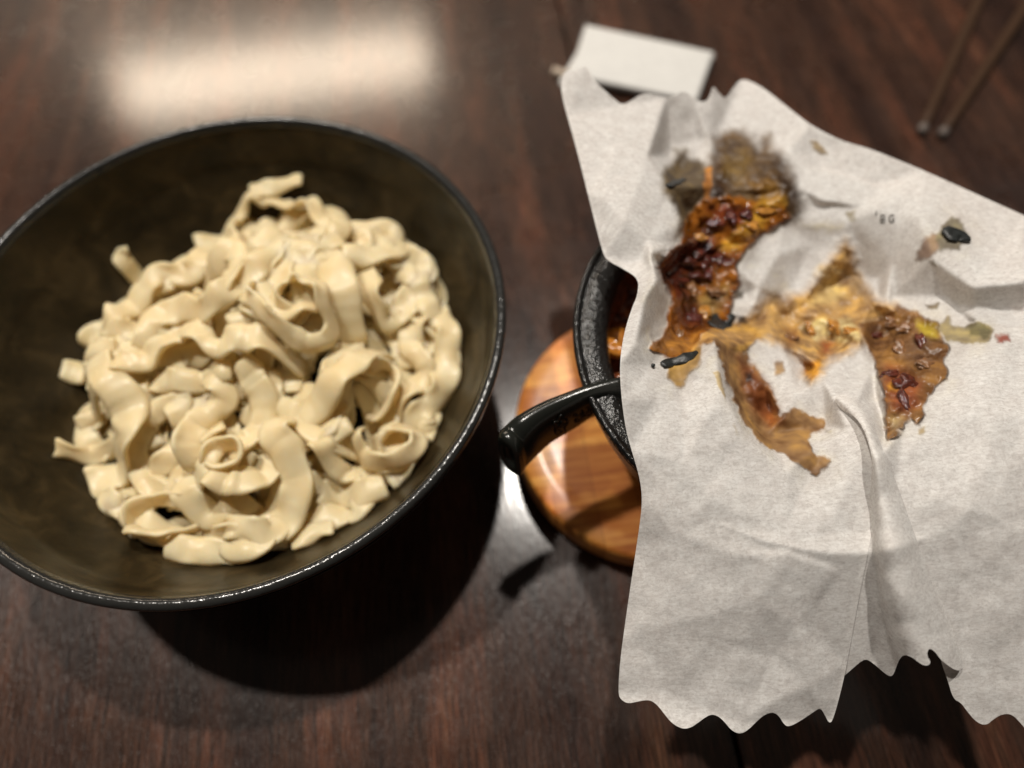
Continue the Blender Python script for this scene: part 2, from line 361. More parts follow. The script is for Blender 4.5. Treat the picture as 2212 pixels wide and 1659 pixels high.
NOOD = [  # path, width, roll, roll amplitude, ruffle, lift, label
 ([(450,1535),(560,1550),(650,1555),(740,1565)], .9, .15, .1, .08, -.2, 'noodle end lying flat at the bottom edge of the heap'),
 ([(940,1510),(1040,1460),(1125,1445)], .8, -.3, .1, .08, -.1, 'short pale noodle end poking out at the lower right of the heap'),
 ([(1480,1070),(1520,1030),(1530,960)], .7, .4, .1, .1, -.1, 'short noodle stub at the right edge just outside the lower right loop'),
 ([(1040,1270),(1150,1290),(1240,1300),(1335,1270)], 1.0, .2, .2, .12, 0, 'noodle reaching toward the rim below the big lower right loop'),
 ([(960,1400),(1050,1395),(1150,1380),(1230,1330)], 1.1, -.2, .2, .14, 0, 'flat noodle between the lower middle noodle and the right edge'),
 ([(560,1500),(680,1480),(800,1500),(920,1480)], .9, .5, .2, .12, 0, 'wavy noodle along the bottom edge of the heap'),
 ([(60,1020),(140,940),(220,890)], .8, .7, .1, .10, 0, 'noodle sloping out at the left edge above the folded edge'),
 ([(25,1150),(90,1140),(180,1080),(260,1050)], .8, .8, .2, .1, 0, 'noodle with folded edge sticking out at the far left of the heap'),
 ([(35,820),(100,800),(180,770),(260,740)], .9, .2, .2, .08, 0, 'pointed noodle tip at the upper left flank of the heap'),
 ([(300,360),(315,420),(380,470),(470,440)], .8, .35, .2, .1, .1, 'thin translucent noodle tip standing up at the upper left'),
 ([(810,140),(910,120),(1020,85)], .8, .1, .2, .10, .1, 'pale noodle tip at the very top of the heap'),
 ([(790,290),(850,300),(930,280),(990,250),(1060,290)], .7, .7, .3, .1, -.2, 'thin noodle inside the small holes under the top arch'),
 ([(120,700),(150,650),(240,620),(320,540),(430,440),(540,400),(620,310),(700,280)], 1.0, .25, .3, .12, .1, 'long noodle running along the upper left edge of the heap'),
 ([(700,330),(730,210),(840,165),(960,175),(1060,180),(1110,260),(1180,280),(1140,340)], .8, -.5, .3, .12, .2, 'noodle arching over the two small holes at the top'),
 ([(780,400),(880,370),(1000,375),(1120,390),(1230,365)], .9, 0, .3, .14, .1, 'noodle lying across just below the top arch'),
 ([(1190,400),(1290,410),(1370,390),(1420,370)], 1.0, -.1, .15, .1, .3, 'square cut noodle end pointing at the upper right rim'),
 ([(560,450),(650,400),(740,360),(770,440),(700,520),(600,560)], 1.0, .4, .3, .1, .2, 'noodle turning back on itself at the upper left'),
 ([(180,760),(220,850),(280,940),(280,1060),(210,1170),(110,1270)], 1.25, .1, .3, .12, .2, 'broad noodle bending down the left side of the heap'),
 ([(330,1000),(380,930),(460,900),(560,870)], .8, .5, .3, .12, 0, 'small curved noodle between the left bend and the middle'),
 ([(290,1220),(370,1150),(470,1080),(510,980)], 1.0, .3, .3, .12, .1, 'leaf shaped noodle to the right of the broad left bend'),
 ([(300,1320),(390,1260),(480,1200),(510,1280),(500,1350)], .8, .1, .3, .12, 0, 'short noodle above the open ring at the lower left'),
 ([(300,1460),(310,1390),(400,1330),(510,1350),(550,1420),(480,1480),(380,1505),(300,1450)], .8, UP, .12, .06, .25, 'noodle coiled into an open ring at the lower left'),
 ([(340,720),(400,600),(500,560),(600,590),(700,560),(790,470)], 1.1, .5, .3, .1, .25, 'thick folded noodle above the middle, left of the rosette'),
 ([(250,800),(340,770),(440,700),(540,650),(640,710),(760,700),(860,710),(980,750)], 1.05, -.3, .35, .14, .35, 'long wavy noodle crossing the left half of the heap'),
 ([(340,820),(460,820),(580,800),(690,780)], .9, .2, .3, .12, .05, 'short noodle beneath the long wavy noodle on the left'),
 ([(1260,440),(1290,530),(1340,600),(1420,560),(1480,500)], 1.1, .4, .3, .14, .2, 'folded noodle at the upper right behind the broad smooth one'),
 ([(1340,690),(1430,720),(1520,690),(1610,660)], 1.0, .2, .3, .12, .1, 'noodle lying across the right flank of the heap'),
 ([(1540,590),(1600,680),(1590,800),(1560,920),(1480,980),(1430,1060)], 1.1, -.4, .3, .16, .1, 'long ruffled noodle following the right edge of the heap'),
 ([(1480,600),(1440,700),(1500,800),(1420,900),(1350,960)], 1.0, .5, .3, .14, .15, 'zigzag noodle just inside the long right edge noodle'),
 ([(1100,380),(1150,450),(1190,550),(1190,660)], 1.3, .1, .15, .08, .35, 'broad smooth noodle hanging right of the rosette'),
 ([(800,500),(830,590),(930,670),(1050,700),(1120,640),(1100,550),(1030,500),(950,520),(930,580),(990,620)], .8, UP*.75, .15, .10, .35, 'noodle curled into a rosette above the middle of the heap'),
 ([(980,900),(1080,830),(1170,760)], 1.0, -.2, .2, .12, .1, 'short slanted noodle between the middle and the rolled one'),
 ([(1300,680),(1240,780),(1150,860),(1050,930),(940,970)], 1.25, .15, .15, .08, .35, 'broad rolled noodle slanting down from the right'),
 ([(1270,800),(1350,780),(1390,850),(1370,930),(1290,960),(1230,930)], .8, UP, .12, .06, .3, 'noodle loop standing open right of the middle'),
 ([(740,760),(800,860),(800,960),(760,1060),(660,1110)], 1.0, .2, .3, .12, .25, 'curved noodle running down just left of the centre'),
 ([(610,800),(650,880),(600,950),(540,1010),(530,1100),(560,1190)], 1.0, -.5, .3, .14, .25, 'noodle dropping steeply left of the small ring'),
 ([(520,1200),(520,1300),(600,1390),(700,1340),(780,1380)], 1.0, .2, .3, .12, .1, 'hooked noodle above the bottom edge, left of the middle'),
 ([(590,1200),(630,1130),(730,1110),(740,1170),(660,1220),(600,1190)], .75, UP, .1, .05, .3, 'small noodle ring left of the middle'),
 ([(600,1240),(720,1270),(820,1230),(860,1140),(820,1060)], 1.0, -.3, .3, .12, .25, 'noodle cradling the small ring from below'),
 ([(880,950),(880,1050),(930,1150),(970,1260),(940,1370),(870,1450)], 1.25, .15, .25, .12, .4, 'broad noodle running down the lower middle of the heap'),
 ([(660,1440),(760,1460),(870,1470),(900,1380)], .9, .5, .3, .14, .2, 'ruffled noodle at the foot of the broad lower middle noodle'),
 ([(980,1000),(1080,1040),(1180,1000)], .9, .1, .2, .1, .1, 'short noodle between the broad lower noodle and the twisted one'),
 ([(1040,1070),(1100,1150),(1170,1200),(1230,1190),(1280,1230)], .95, -.5, .3, .14, .3, 'twisted noodle just left of the big lower right loop'),
 ([(1210,1010),(1230,1110),(1290,1180),(1400,1215),(1475,1160),(1470,1080),(1390,1050),(1310,1080)], .95, UP*.85, .12, .06, .4, 'noodle bent into a wide open loop at the lower right'),
]
for k, (pts, w, rl, ra, rf, zo, lab) in enumerate(NOOD):
    V, F = noodle_geo(nx(pts), w*.92, rl, ra*.9, rf*1.4, 900+k, zo, dive=0 if lab and (' end ' in lab or ' tip ' in lab or 'folded edge' in lab or 'reaching' in lab) else .75)
    mesh('noodle', V, F, M_noodle, fixn=True, label=lab or 'wide wavy noodle on top of the heap in the black bowl', cat='noodle', group='flat noodles heaped in the black bowl')

# ------------------------------------------------------------------ round-ended wooden board under the pot
def stadium(cx, cy, hl, r, n=40):
    P = []
    for k in range(n+1):
        a = math.pi/2+math.pi*k/n; P.append((cx-hl+r*math.cos(a), cy+r*math.sin(a)))
    for k in range(n+1):
        a = -math.pi/2+math.pi*k/n; P.append((cx+hl+r*math.cos(a), cy+r*math.sin(a)))
    return np.array(P)
board = empty('serving_board', (10.4, 10.47, 0), label='orange brown wooden board with rounded end under the black pot', cat='board')
V = []; F = []; rings = [(-.5, .35), (-.28, .32), (-.06, .5), (0, .8), (0, 1.72), (-.05, 1.92), (-.16, 2.0), (-.9, 2.0), (-1.02, 1.985), (-1.3, 1.985)]
nr = None
for d, z in rings:
    q = stadium(10.4, 10.47, 5.1, 5.25+d); nr = len(q); V += [(x, y, z) for x, y in q]
for k in range(len(rings)-1):
    for i in range(nr): F.append((k*nr+i, k*nr+(i+1) % nr, (k+1)*nr+(i+1) % nr, (k+1)*nr+i))
F.append(tuple((len(rings)-1)*nr+i for i in range(nr))); F.append(tuple(range(nr))[::-1])
mesh('board_top', V, F, M_board, board)
for fx, fy in ((4.5, 7), (4.5, 14), (16.5, 7), (16.5, 14)):
    V, F = lathe([(0, 0.0), (.7, 0.0), (.8, .08), (.8, .4), (0, .4)], 24); mesh('foot', place(V, (fx, fy)), F, M_board, board)

# ------------------------------------------------------------------ black clay pot
PC = np.array([8.8, 10.75])
pot = empty('clay_pot', (PC[0], PC[1], 2.0), label='black glazed clay pot with side handle, half hidden by the stained paper', cat='pot')
DR = 1.2
p_out = smooth_profile([(0, 2.02), (4.5, 2.02), (4.8, 2.15), (5.7, 4.2), (6.35, 6.1), (6.62, 7.1), (7.95-DR, 7.6), (8.03-DR, 7.9)])
p_rim = smooth_profile([(r-DR, z) for r, z in [(8.03, 7.9), (8.02, 8.1), (7.92, 8.16), (7.82, 8.08), (7.78, 7.98), (7.66, 8.0), (7.4, 8.04), (7.1, 7.93), (6.92, 7.72), (6.85, 7.4)]])
p_in = smooth_profile([(5.65, 7.4), (5.6, 7.0), (5.55, 5.9), (5.2, 4.1), (4.2, 2.8), (0, 2.6)])
for nm, pr, mt in (('outer_wall', p_out, M_out), ('rim', p_rim, M_potrim), ('inner_wall', p_in, M_stew)):
    V, F = lathe(pr, 200, .001); mesh(nm, place(V, PC), F, mt, pot)
# handle: stations (top back, ridge, lower front) in photo pixels with heights
st = [  # (top px,py,z) (ridge px,py,z) (low px,py,z)
 ((1400,786,8.3), (1402,824,8.35), (1400,945,6.3)),
 ((1345,800,8.3), (1346,836,8.35), (1350,935,6.3)),
 ((1285,816,8.3), (1288,851,8.35), (1296,906,6.4)),
 ((1225,836,8.25), (1230,872,8.3), (1242,936,6.4)),
 ((1162,860,8.15), (1178,899,8.2), (1194,966,6.3)),
 ((1110,888,8.0), (1142,924,8.1), (1160,1000,6.2)),
 ((1082,912,7.85), (1128,940,7.95), (1142,1020,6.1)),
]
sec = []
for a, b_, c in st:
    a = at(*a); b_ = at(*b_); c = at(*c)
    wdt = a-b_; wdt[2] = 0
    d = c+wdt*1.0+np.array([0, 0, .1])
    q = [a*.75+b_*.25, a*.25+b_*.75, b_*.85+c*.15, b_*.5+c*.5, b_*.12+c*.88, c*.75+d*.25, c*.25+d*.75, d*.85+a*.15, a*.45+d*.55, a*.85+d*.15]
    sec.append(np.array(q))
# end cap: shrinks onto an oval face seen at the tip
tip = sec[-1]; m = len(tip); cen = tip.mean(0); dirn = (sec[-1].mean(0)-sec[-2].mean(0)); dirn /= np.linalg.norm(dirn)
target = at(1100, 986, 7.1)
for f, sc_ in ((.35, 1.03), (.75, 1.02), (1.0, .96), (1.14, .80), (1.1, .58), (.8, .40), (.7, .15)):
    c2 = cen*(1-f)+target*f
    sec.append(c2+(tip-cen)*sc_)
def up_sec(secs, n):
    S_ = np.array(secs); out = []
    for i in range(len(S_)-1):
        p0 = S_[max(i-1, 0)]; p1 = S_[i]; p2 = S_[i+1]; p3 = S_[min(i+2, len(S_)-1)]
        for t in np.arange(n)/n: out.append(.5*(2*p1+(-p0+p2)*t+(2*p0-5*p1+4*p2-p3)*t*t+(-p0+3*p1-3*p2+p3)*t**3))
    out.append(S_[-1]); return out
sec2 = up_sec(sec, 5); V = np.vstack(sec2); F = []
for i in range(len(sec2)-1):
    for j in range(m): F.append((i*m+j, i*m+(j+1) % m, (i+1)*m+(j+1) % m, (i+1)*m+j))
F.append(tuple(range(m))[::-1]); F.append(tuple((len(sec2)-1)*m+j for j in range(m)))
ho = mesh('handle', V, F, M_handle, pot)
md = ho.modifiers.new('sub', 'SUBSURF'); md.levels = 1; md.render_levels = 1

# moulded marks on the side of the handle
def tube(pts, r, nseg=6):
    P = np.array(pts, float); V = []; F = []
    for i, p in enumerate(P):
        t = P[min(i+1, len(P)-1)]-P[max(i-1, 0)]; t /= np.linalg.norm(t)+1e-9
        u = np.cross(t, [0, 0, 1.]); 
        if np.linalg.norm(u) < 1e-3: u = np.array([1., 0, 0])
        u /= np.linalg.norm(u); v = np.cross(t, u)
        for k in range(nseg): a = 6.283*k/nseg; V.append(p+r*(math.cos(a)*u+math.sin(a)*v))
    for i in range(len(P)-1):
        for k in range(nseg): F.append((i*nseg+k, i*nseg+(k+1) % nseg, (i+1)*nseg+(k+1) % nseg, (i+1)*nseg+k))
    F.append(tuple(range(nseg))[::-1]); F.append(tuple((len(P)-1)*nseg+k for k in range(nseg)))
    return V, F
def side_pt(s, h):     # s: px along, h: 0 top..1 bottom of the side face
    xs = [p[1][0] for p in st][::-1]; 
    r = [np.interp(s, xs, [p[1][k] for p in st][::-1]) for k in (1, 2)]
    xl = np.interp(s, xs, [p[2][0] for p in st][::-1]); l = [np.interp(s, xs, [p[2][k] for p in st][::-1]) for k in (1, 2)]
    a = at(s, r[0], r[1]); b_ = at(xl, l[0], l[1]); return a*(1-h)+b_*h+np.array([-.01, -.03, .035])
DIG = {'2': [(0, .2), (.3, 0), (.8, .05), (.9, .35), (.1, 1), (1, 1)], '4': [(.7, 1), (.7, 0), (0, .65), (1, .65)],
       '3': [(0, .1), (.5, 0), (.9, .2), (.5, .48), (1, .75), (.5, 1), (0, .9)]}
Vs = []; Fs = []
def addm(pts, r=.022):
    global Vs, Fs
    v, f = tube(pts, r); b0 = len(Vs); Vs += list(v); Fs += [tuple(i+b0 for i in q) for q in f]
for i, ch in enumerate('243'): addm([side_pt(1234+i*15+x*11, .42+y*.22) for x, y in DIG[ch]])
addm([side_pt(1205+13*math.cos(a)*(1+.25*math.cos(5*a)), .5+.26*math.sin(a)*(1+.25*math.cos(5*a))) for a in np.linspace(0, 6.28, 40)])
for a in np.linspace(0, 6.28, 6)[:-1]: addm([side_pt(1205, .5), side_pt(1205+8*math.cos(a), .5+.15*math.sin(a))])
mesh('moulded_mark', Vs, Fs, M_handle, pot, label='small raised leaf emblem and the number 243 on the handle')

# stew inside the pot
gx, gy = np.meshgrid(np.linspace(-1, 1, 150), np.linspace(-1, 1, 150)); 
rr = np.maximum(np.abs(gx), np.abs(gy)); hh = np.hypot(gx, gy)+1e-9; sx = gx/hh*rr*5.54; sy = gy/hh*rr*5.54
z = 5.75-1.3*np.clip(1-(rr/.75)**2, 0, 1)+.45*fbm(sx*.9+9, sy*.9, 4)+.25*fbm(sx*3, sy*3+4, 3)
V = np.stack([sx+PC[0], sy+PC[1], z], -1).reshape(-1, 3); n = 150
F = [(i*n+j, i*n+j+1, (i+1)*n+j+1, (i+1)*n+j) for i in range(n-1) for j in range(n-1)]
mesh('stew', V, F, M_stew, kind='stuff', label='glossy dark red brown stew in the black pot', cat='stew')
def blob(name, c, r, mat, seed, n=28, rough=.5, **k):
    V = []; F = []
    for i in range(n+1):
        th = math.pi*i/n
        for j in range(2*n):
            ph = math.pi*j/n; d = np.array([math.sin(th)*math.cos(ph), math.sin(th)*math.sin(ph), math.cos(th)])
            f = 1+rough*float(fbm(np.array(d[0]*1.6+seed*3.1+9), np.array(d[1]*1.6+d[2]*1.3+9), 3))
            V.append((c[0]+d[0]*r[0]*f, c[1]+d[1]*r[1]*f, c[2]+d[2]*r[2]*f))
    for i in range(n):
        for j in range(2*n): F.append((i*2*n+j, i*2*n+(j+1) % (2*n), (i+1)*2*n+(j+1) % (2*n), (i+1)*2*n+j))
    return mesh(name, V, F, mat, **k)
c = at(1340, 742, 6.3); blob('egg_piece', c, (.75, .55, .3), M_egg, 3, label='orange piece of egg floating in the stew beside the paper edge', cat='egg')

# ------------------------------------------------------------------ the crumpled sheet of tissue paper
def D3(P): return [((2500+x/1.1057)*.54, (500+y/1.1057)*.54) for x, y in P]
def inpoly(x, y, poly):
    ins = np.zeros(x.shape, bool); n = len(poly)
    for i in range(n):
        x0, y0 = poly[i]; x1, y1 = poly[(i+1) % n]
        c = ((y0 > y) != (y1 > y)) & (x < (x1-x0)*(y-y0)/((y1-y0) if y1 != y0 else 1e-9)+x0); ins ^= c
    return ins
def polydist(x, y, poly, closed=True):
    best = np.full(x.shape, 1e9); bx = x.copy(); by = y.copy(); n = len(poly)
    for i in range(n if closed else n-1):
        x0, y0 = poly[i]; x1, y1 = poly[(i+1) % n]; dx, dy = x1-x0, y1-y0; L = dx*dx+dy*dy+1e-12
        t = np.clip(((x-x0)*dx+(y-y0)*dy)/L, 0, 1); qx = x0+t*dx; qy = y0+t*dy; d = np.hypot(x-qx, y-qy)
        m_ = d < best; best[m_] = d[m_]; bx[m_] = qx[m_]; by[m_] = qy[m_]
    return best, bx, by
def smooth_outline(P, it=2):
    P = np.array(P, float)
    for _ in range(it):
        Q = np.roll(P, -1, 0); P = np.stack([P*.75+Q*.25, P*.25+Q*.75], 1).reshape(-1, 2)
    return P.tolist()

OUT_MAIN = [(1212,165),(1225,152),(1240,152),(1252,148),(1266,142),(1280,170),(1300,190),(1325,212),(1345,228),(1368,214),(1385,203),(1410,203),(1440,212),(1462,206),(1476,196),(1492,206),(1508,218),(1525,220),
 (1534,205),(1540,183),(1552,200),(1567,215),(1583,190),(1598,172),(1615,172),(1650,190),(1700,230),(1750,270),(1820,305),(1870,318),(1920,337),(2000,370),(2100,415),(2212,465),(2330,520),
 (2350,1000),(2340,1590),(2300,1570),(2262,1600),(2235,1600),(2210,1568),(2187,1543),(2167,1542),(2148,1552),(2130,1568),(2109,1560),(2090,1538),(2076,1518),(2059,1510),(2047,1469),(2032,1428),(2010,1330),(1975,1200),(1930,1060),(1908,985),
 (1897,1000),(1893,1080),(1880,1170),(1855,1290),(1830,1430),(1820,1480),(1800,1555),(1791,1563),(1782,1545),(1772,1528),(1755,1540),(1728,1558),(1705,1570),(1694,1566),(1682,1545),(1668,1538),(1650,1545),(1636,1557),(1615,1578),(1598,1586),(1580,1578),(1564,1558),(1550,1546),(1535,1543),(1520,1552),
 (1507,1562),(1492,1572),(1475,1575),(1453,1564),(1437,1545),(1421,1524),(1408,1514),(1396,1512),(1375,1516),(1356,1520),(1342,1512),(1335,1499),(1339,1430),(1350,1348),(1362,1265),(1374,1187),(1385,1110),(1387,1070),(1381,1028),(1365,975),(1352,930),(1342,859),(1338,787),(1347,722),(1365,664),(1377,638),(1380,602),
 (1345,580),(1318,566),(1306,556),(1298,530),(1290,500),(1270,420),(1245,320),(1225,250),(1212,200)]
CT = [  # px, py, z : the sheet's ridges and hollows
 (1212,165,10.2),(1225,250,9.9),(1270,420,9.6),(1306,556,9.3),(1345,580,9.2),(1380,602,9.5),(1365,664,9.9),(1338,787,9.8),(1342,859,9.6),(1365,975,9.0),(1387,1070,8.4),(1374,1187,7.4),(1350,1348,6.3),(1335,1499,5.4),
 (1345,228,9.3),(1266,142,10.1),(1440,212,9.1),(1540,183,9.1),(1500,218,8.9),(1600,172,8.4),(1750,270,8.7),(1870,318,8.7),(2000,370,8.7),(2212,465,8.6),(2330,520,8.6),
 # left flap crest and the hollow behind it
 (1330,300,9.7),(1400,340,9.6),(1450,400,9.3),(1476,480,9.2),(1455,530,9.1),(1440,560,9.0),(1300,420,9.8),(1350,480,9.9),(1400,520,9.5),
 (1440,330,7.7),(1470,370,7.4),(1500,300,8.0),(1534,300,8.3),(1538,400,8.5),(1545,300,8.1),(1550,400,8.3),(1490,480,7.7),(1480,560,7.6),(1432,590,8.1),
 (1385,560,9.2),(1405,545,9.8),(1395,640,10.1),(1420,600,9.9),(1375,740,9.9),(1450,660,8.3),(1440,740,8.5),(1410,790,9.2),
 # valley of food
 (1530,520,7.6),(1500,620,7.5),(1490,690,7.7),(1580,430,8.2),(1650,300,8.2),(1700,330,8.5),(1720,400,8.4),(1727,470,8.2),(1640,440,8.1),(1760,330,8.3),
 # white flap in the middle
 (1612,500,8.5),(1700,475,8.2),(1815,500,8.7),(1790,570,8.9),(1740,650,8.3),(1690,640,8.3),(1600,590,8.5),(1680,550,8.9),(1640,530,8.4),(1720,610,8.3),(1750,530,8.5),(1590,650,8.2),(1640,690,7.8),(1640,620,8.7),
 (1560,700,7.8),(1600,710,8.0),(1625,660,8.5),(1655,700,8.4),(1610,640,8.0),(1665,660,7.9),(1830,600,7.7),(1890,640,8.0),(1870,690,8.7),(1905,690,8.1),(1925,640,8.2),
 # middle ridges
 (1545,735,9.6),(1500,790,9.3),(1470,820,9.0),(1555,740,9.3),(1600,860,8.2),(1650,940,8.1),(1560,830,9.4),(1610,940,9.0),(1700,1020,8.7),(1760,1010,8.4),(1670,880,8.0),
 (1620,745,8.8),(1690,745,8.9),(1765,792,9.0),(1690,905,8.6),(1650,830,8.6),(1720,850,8.9),(1700,930,8.2),(1780,920,8.3),
 (1775,815,9.3),(1755,790,8.2),(1800,700,8.4),(1850,640,8.2),(1860,735,9.2),(1800,740,8.0),(1700,700,7.9),(1760,640,8.0),
 (1800,860,9.25),(1850,870,9.3),(1880,930,9.3),(1900,985,9.2),(1903,860,9.1),(1885,790,9.0),(1780,850,9.0),(1830,930,8.95),(1850,1000,8.9),(1770,960,8.6),
 # right
 (1860,560,8.1),(1875,640,8.5),(1920,660,9.0),(1940,680,8.6),(1800,420,7.9),(1840,480,8.5),(1900,400,8.3),(1950,420,8.8),(1990,470,9.0),(1930,560,8.5),(1900,600,8.0),(2010,560,9.1),(2040,640,8.1),(1985,690,8.5),(2100,620,9.0),(2180,640,8.7),(2100,685,7.9),(2212,610,9.3),(2212,675,8.2),
 (2212,730,8.8),(2060,780,9.0),(2040,880,9.1),(1950,920,9.0),(1915,930,8.6),(1890,740,8.3),(1895,860,8.6),(2150,900,9.3),(2330,900,9.4),(2100,1100,8.8),(2330,1200,8.2),(1930,1060,8.6),(1975,1200,8.1),(2010,1330,7.1),(2047,1469,6.1),(2100,1300,7.4),(2130,1565,5.5),(2340,1590,5.6),(2200,1450,6.4),
 # lower left panel
 (1420,860,9.2),(1480,1000,8.9),(1430,1050,8.6),(1520,1060,8.6),(1600,1110,8.45),(1700,1130,8.4),(1800,1120,8.4),(1893,1080,8.6),(1897,1000,9.1),(1450,1150,8.1),(1600,1200,8.1),(1700,1200,8.25),(1800,1230,8.0),(1870,1220,8.0),
 (1450,1350,6.7),(1600,1400,6.4),(1720,1350,6.9),(1840,1380,6.3),(1830,1430,5.9),(1450,1500,5.4),(1600,1560,5.2),(1700,1500,5.7),(1750,1480,5.9),(1795,1555,5.0),(1670,1420,6.1),(1640,1300,7.45),
]
CR = [(1345,228,1400,340),(1400,340,1450,400),(1450,400,1476,480),(1476,480,1455,530),(1455,530,1440,560),(1440,330,1470,360),(1405,545,1420,600),(1395,640,1375,740),(1420,600,1395,640),
 (1534,300,1538,400),(1545,300,1550,400),(1545,735,1500,790),(1545,735,1560,830),(1560,830,1610,940),(1610,940,1700,1020),(1555,740,1600,860),(1600,860,1650,940),(1620,745,1650,830),(1650,830,1690,905),(1690,745,1765,792),(1765,792,1720,850),(1720,850,1690,905),
 (1775,815,1800,860),(1800,860,1850,870),(1850,870,1880,930),(1880,930,1900,985),(1860,735,1885,790),(1885,790,1903,860),(1612,500,1700,475),(1700,475,1815,500),(1815,500,1790,570),(1790,570,1740,650),(1612,500,1600,590),(1600,590,1590,650),
 (1430,1050,1520,1060),(1520,1060,1600,1110),(1600,1110,1700,1130),(1700,1130,1800,1120),(1800,1120,1893,1080),(1875,640,1920,660),(1775,815,1860,735),(1990,470,2010,560),(1990,470,1930,560),(1930,560,1920,660),(2100,620,2180,640),(1700,330,1720,400),(1700,1200,1640,1300)]
OUT_CONE = [(1800,858),(1822,850),(1850,862),(1872,890),(1888,925),(1905,965),(1940,1050),(1985,1180),(2030,1290),(2062,1370),(2082,1436),(2076,1449),(2062,1447),(2046,1436),(2032,1425),(2020,1408),(2010,1401),(2004,1404),(2003,1418),(2010,1428),(2008,1437),(1996,1438),(1984,1431),
 (1970,1420),(1955,1414),(1945,1420),(1937,1438),(1930,1458),(1922,1462),(1908,1452),(1890,1436),(1872,1423),(1858,1430),(1840,1446),(1812,1470),(1820,1380),(1850,1250),(1868,1150),(1880,1060),(1885,1000),(1878,960),(1860,915),(1840,895),(1815,885)]
CC = [(1800,858,.05),(1822,850,.05),(1850,862,.05),(1872,890,.05),(1888,925,.05),(1905,965,.05),(1940,1050,.04),(1985,1180,.04),(2030,1290,.04),(2062,1370,.05),(2082,1436,.1),(2046,1436,.3),
 (1815,885,.08),(1840,895,.14),(1860,915,.10),(1850,880,.26),(1880,935,.30),(1903,1000,.36),(1925,1080,.45),(1950,1180,.62),(1985,1290,.62),(2020,1380,.6),(2008,1402,.5),(1996,1438,.4),
 (1878,960,.12),(1885,1000,.1),(1880,1060,-.1),(1868,1150,-.12),(1850,1250,-.2),(1820,1380,-.25),(1812,1470,-.25),(1893,1040,-.05),(1895,1080,-.2),(1905,1180,-.35),(1925,1290,-.35),(1950,1414,-.2),(1872,1423,-.3),(1922,1462,-.3),(1900,1330,-.4)]
CCR = [(1850,880,1880,935),(1880,935,1903,1000),(1903,1000,1925,1080),(1925,1080,1950,1180),(1950,1180,1985,1290),(1985,1290,2020,1380),(1885,1000,1893,1040),(1893,1040,1895,1080),(1895,1080,1905,1180),(1905,1180,1925,1290)]

def heights(PX, PY, ctrl, creases):
    pts = [Vector((c[0], c[1])) for c in ctrl]
    pts += [Vector(p) for p in ((1000, 0), (2600, 0), (1000, 1800), (2600, 1800))]
    zz = [c[2] for c in ctrl]
    for p in pts[len(ctrl):]:
        zz.append(zz[min(range(len(ctrl)), key=lambda i: (pts[i]-p).length)])
    idx = {(c[0], c[1]): i for i, c in enumerate(ctrl)}
    ed = [(idx[(a, b)], idx[(c, d)]) for a, b, c, d in creases if (a, b) in idx and (c, d) in idx]
    vo, eo, fo, ov, oe, of = geometry.delaunay_2d_cdt(pts, ed, [], 0, 1e-4)
    zo = []
    for k, v in enumerate(vo):
        if ov[k]: zo.append(zz[ov[k][0]])
        else:
            a = sorted(range(len(pts)), key=lambda i: (pts[i]-v).length)[:2]; zo.append((zz[a[0]]+zz[a[1]])/2)
    Z = np.full(PX.shape, np.nan)
    for f in fo:
        a, b, c = [np.array(vo[i]) for i in f[:3]]; za, zb, zc_ = [zo[i] for i in f[:3]]
        x0, x1 = min(a[0], b[0], c[0]), max(a[0], b[0], c[0]); y0, y1 = min(a[1], b[1], c[1]), max(a[1], b[1], c[1])
        i0, i1 = np.searchsorted(PX[:, 0], [x0-1, x1+1]); j0, j1 = np.searchsorted(PY[0], [y0-1, y1+1])
        if i1 <= i0 or j1 <= j0: continue
        X = PX[i0:i1, j0:j1]; Y = PY[i0:i1, j0:j1]
        D = (b[1]-c[1])*(a[0]-c[0])+(c[0]-b[0])*(a[1]-c[1])
        if abs(D) < 1e-9: continue
        u = ((b[1]-c[1])*(X-c[0])+(c[0]-b[0])*(Y-c[1]))/D; v = ((c[1]-a[1])*(X-c[0])+(a[0]-c[0])*(Y-c[1]))/D; w = 1-u-v
        m_ = (u >= -1e-6) & (v >= -1e-6) & (w >= -1e-6); Z[i0:i1, j0:j1][m_] = (u*za+v*zb+w*zc_)[m_]
    Z[np.isnan(Z)] = np.nanmean(Z); return Z
def blur(Z, k):
    for _ in range(k):
        P_ = np.pad(Z, 1, 'edge'); Z = (P_[:-2, 1:-1]+P_[2:, 1:-1]+P_[1:-1, :-2]+P_[1:-1, 2:]+2*Z)/6
    return Z

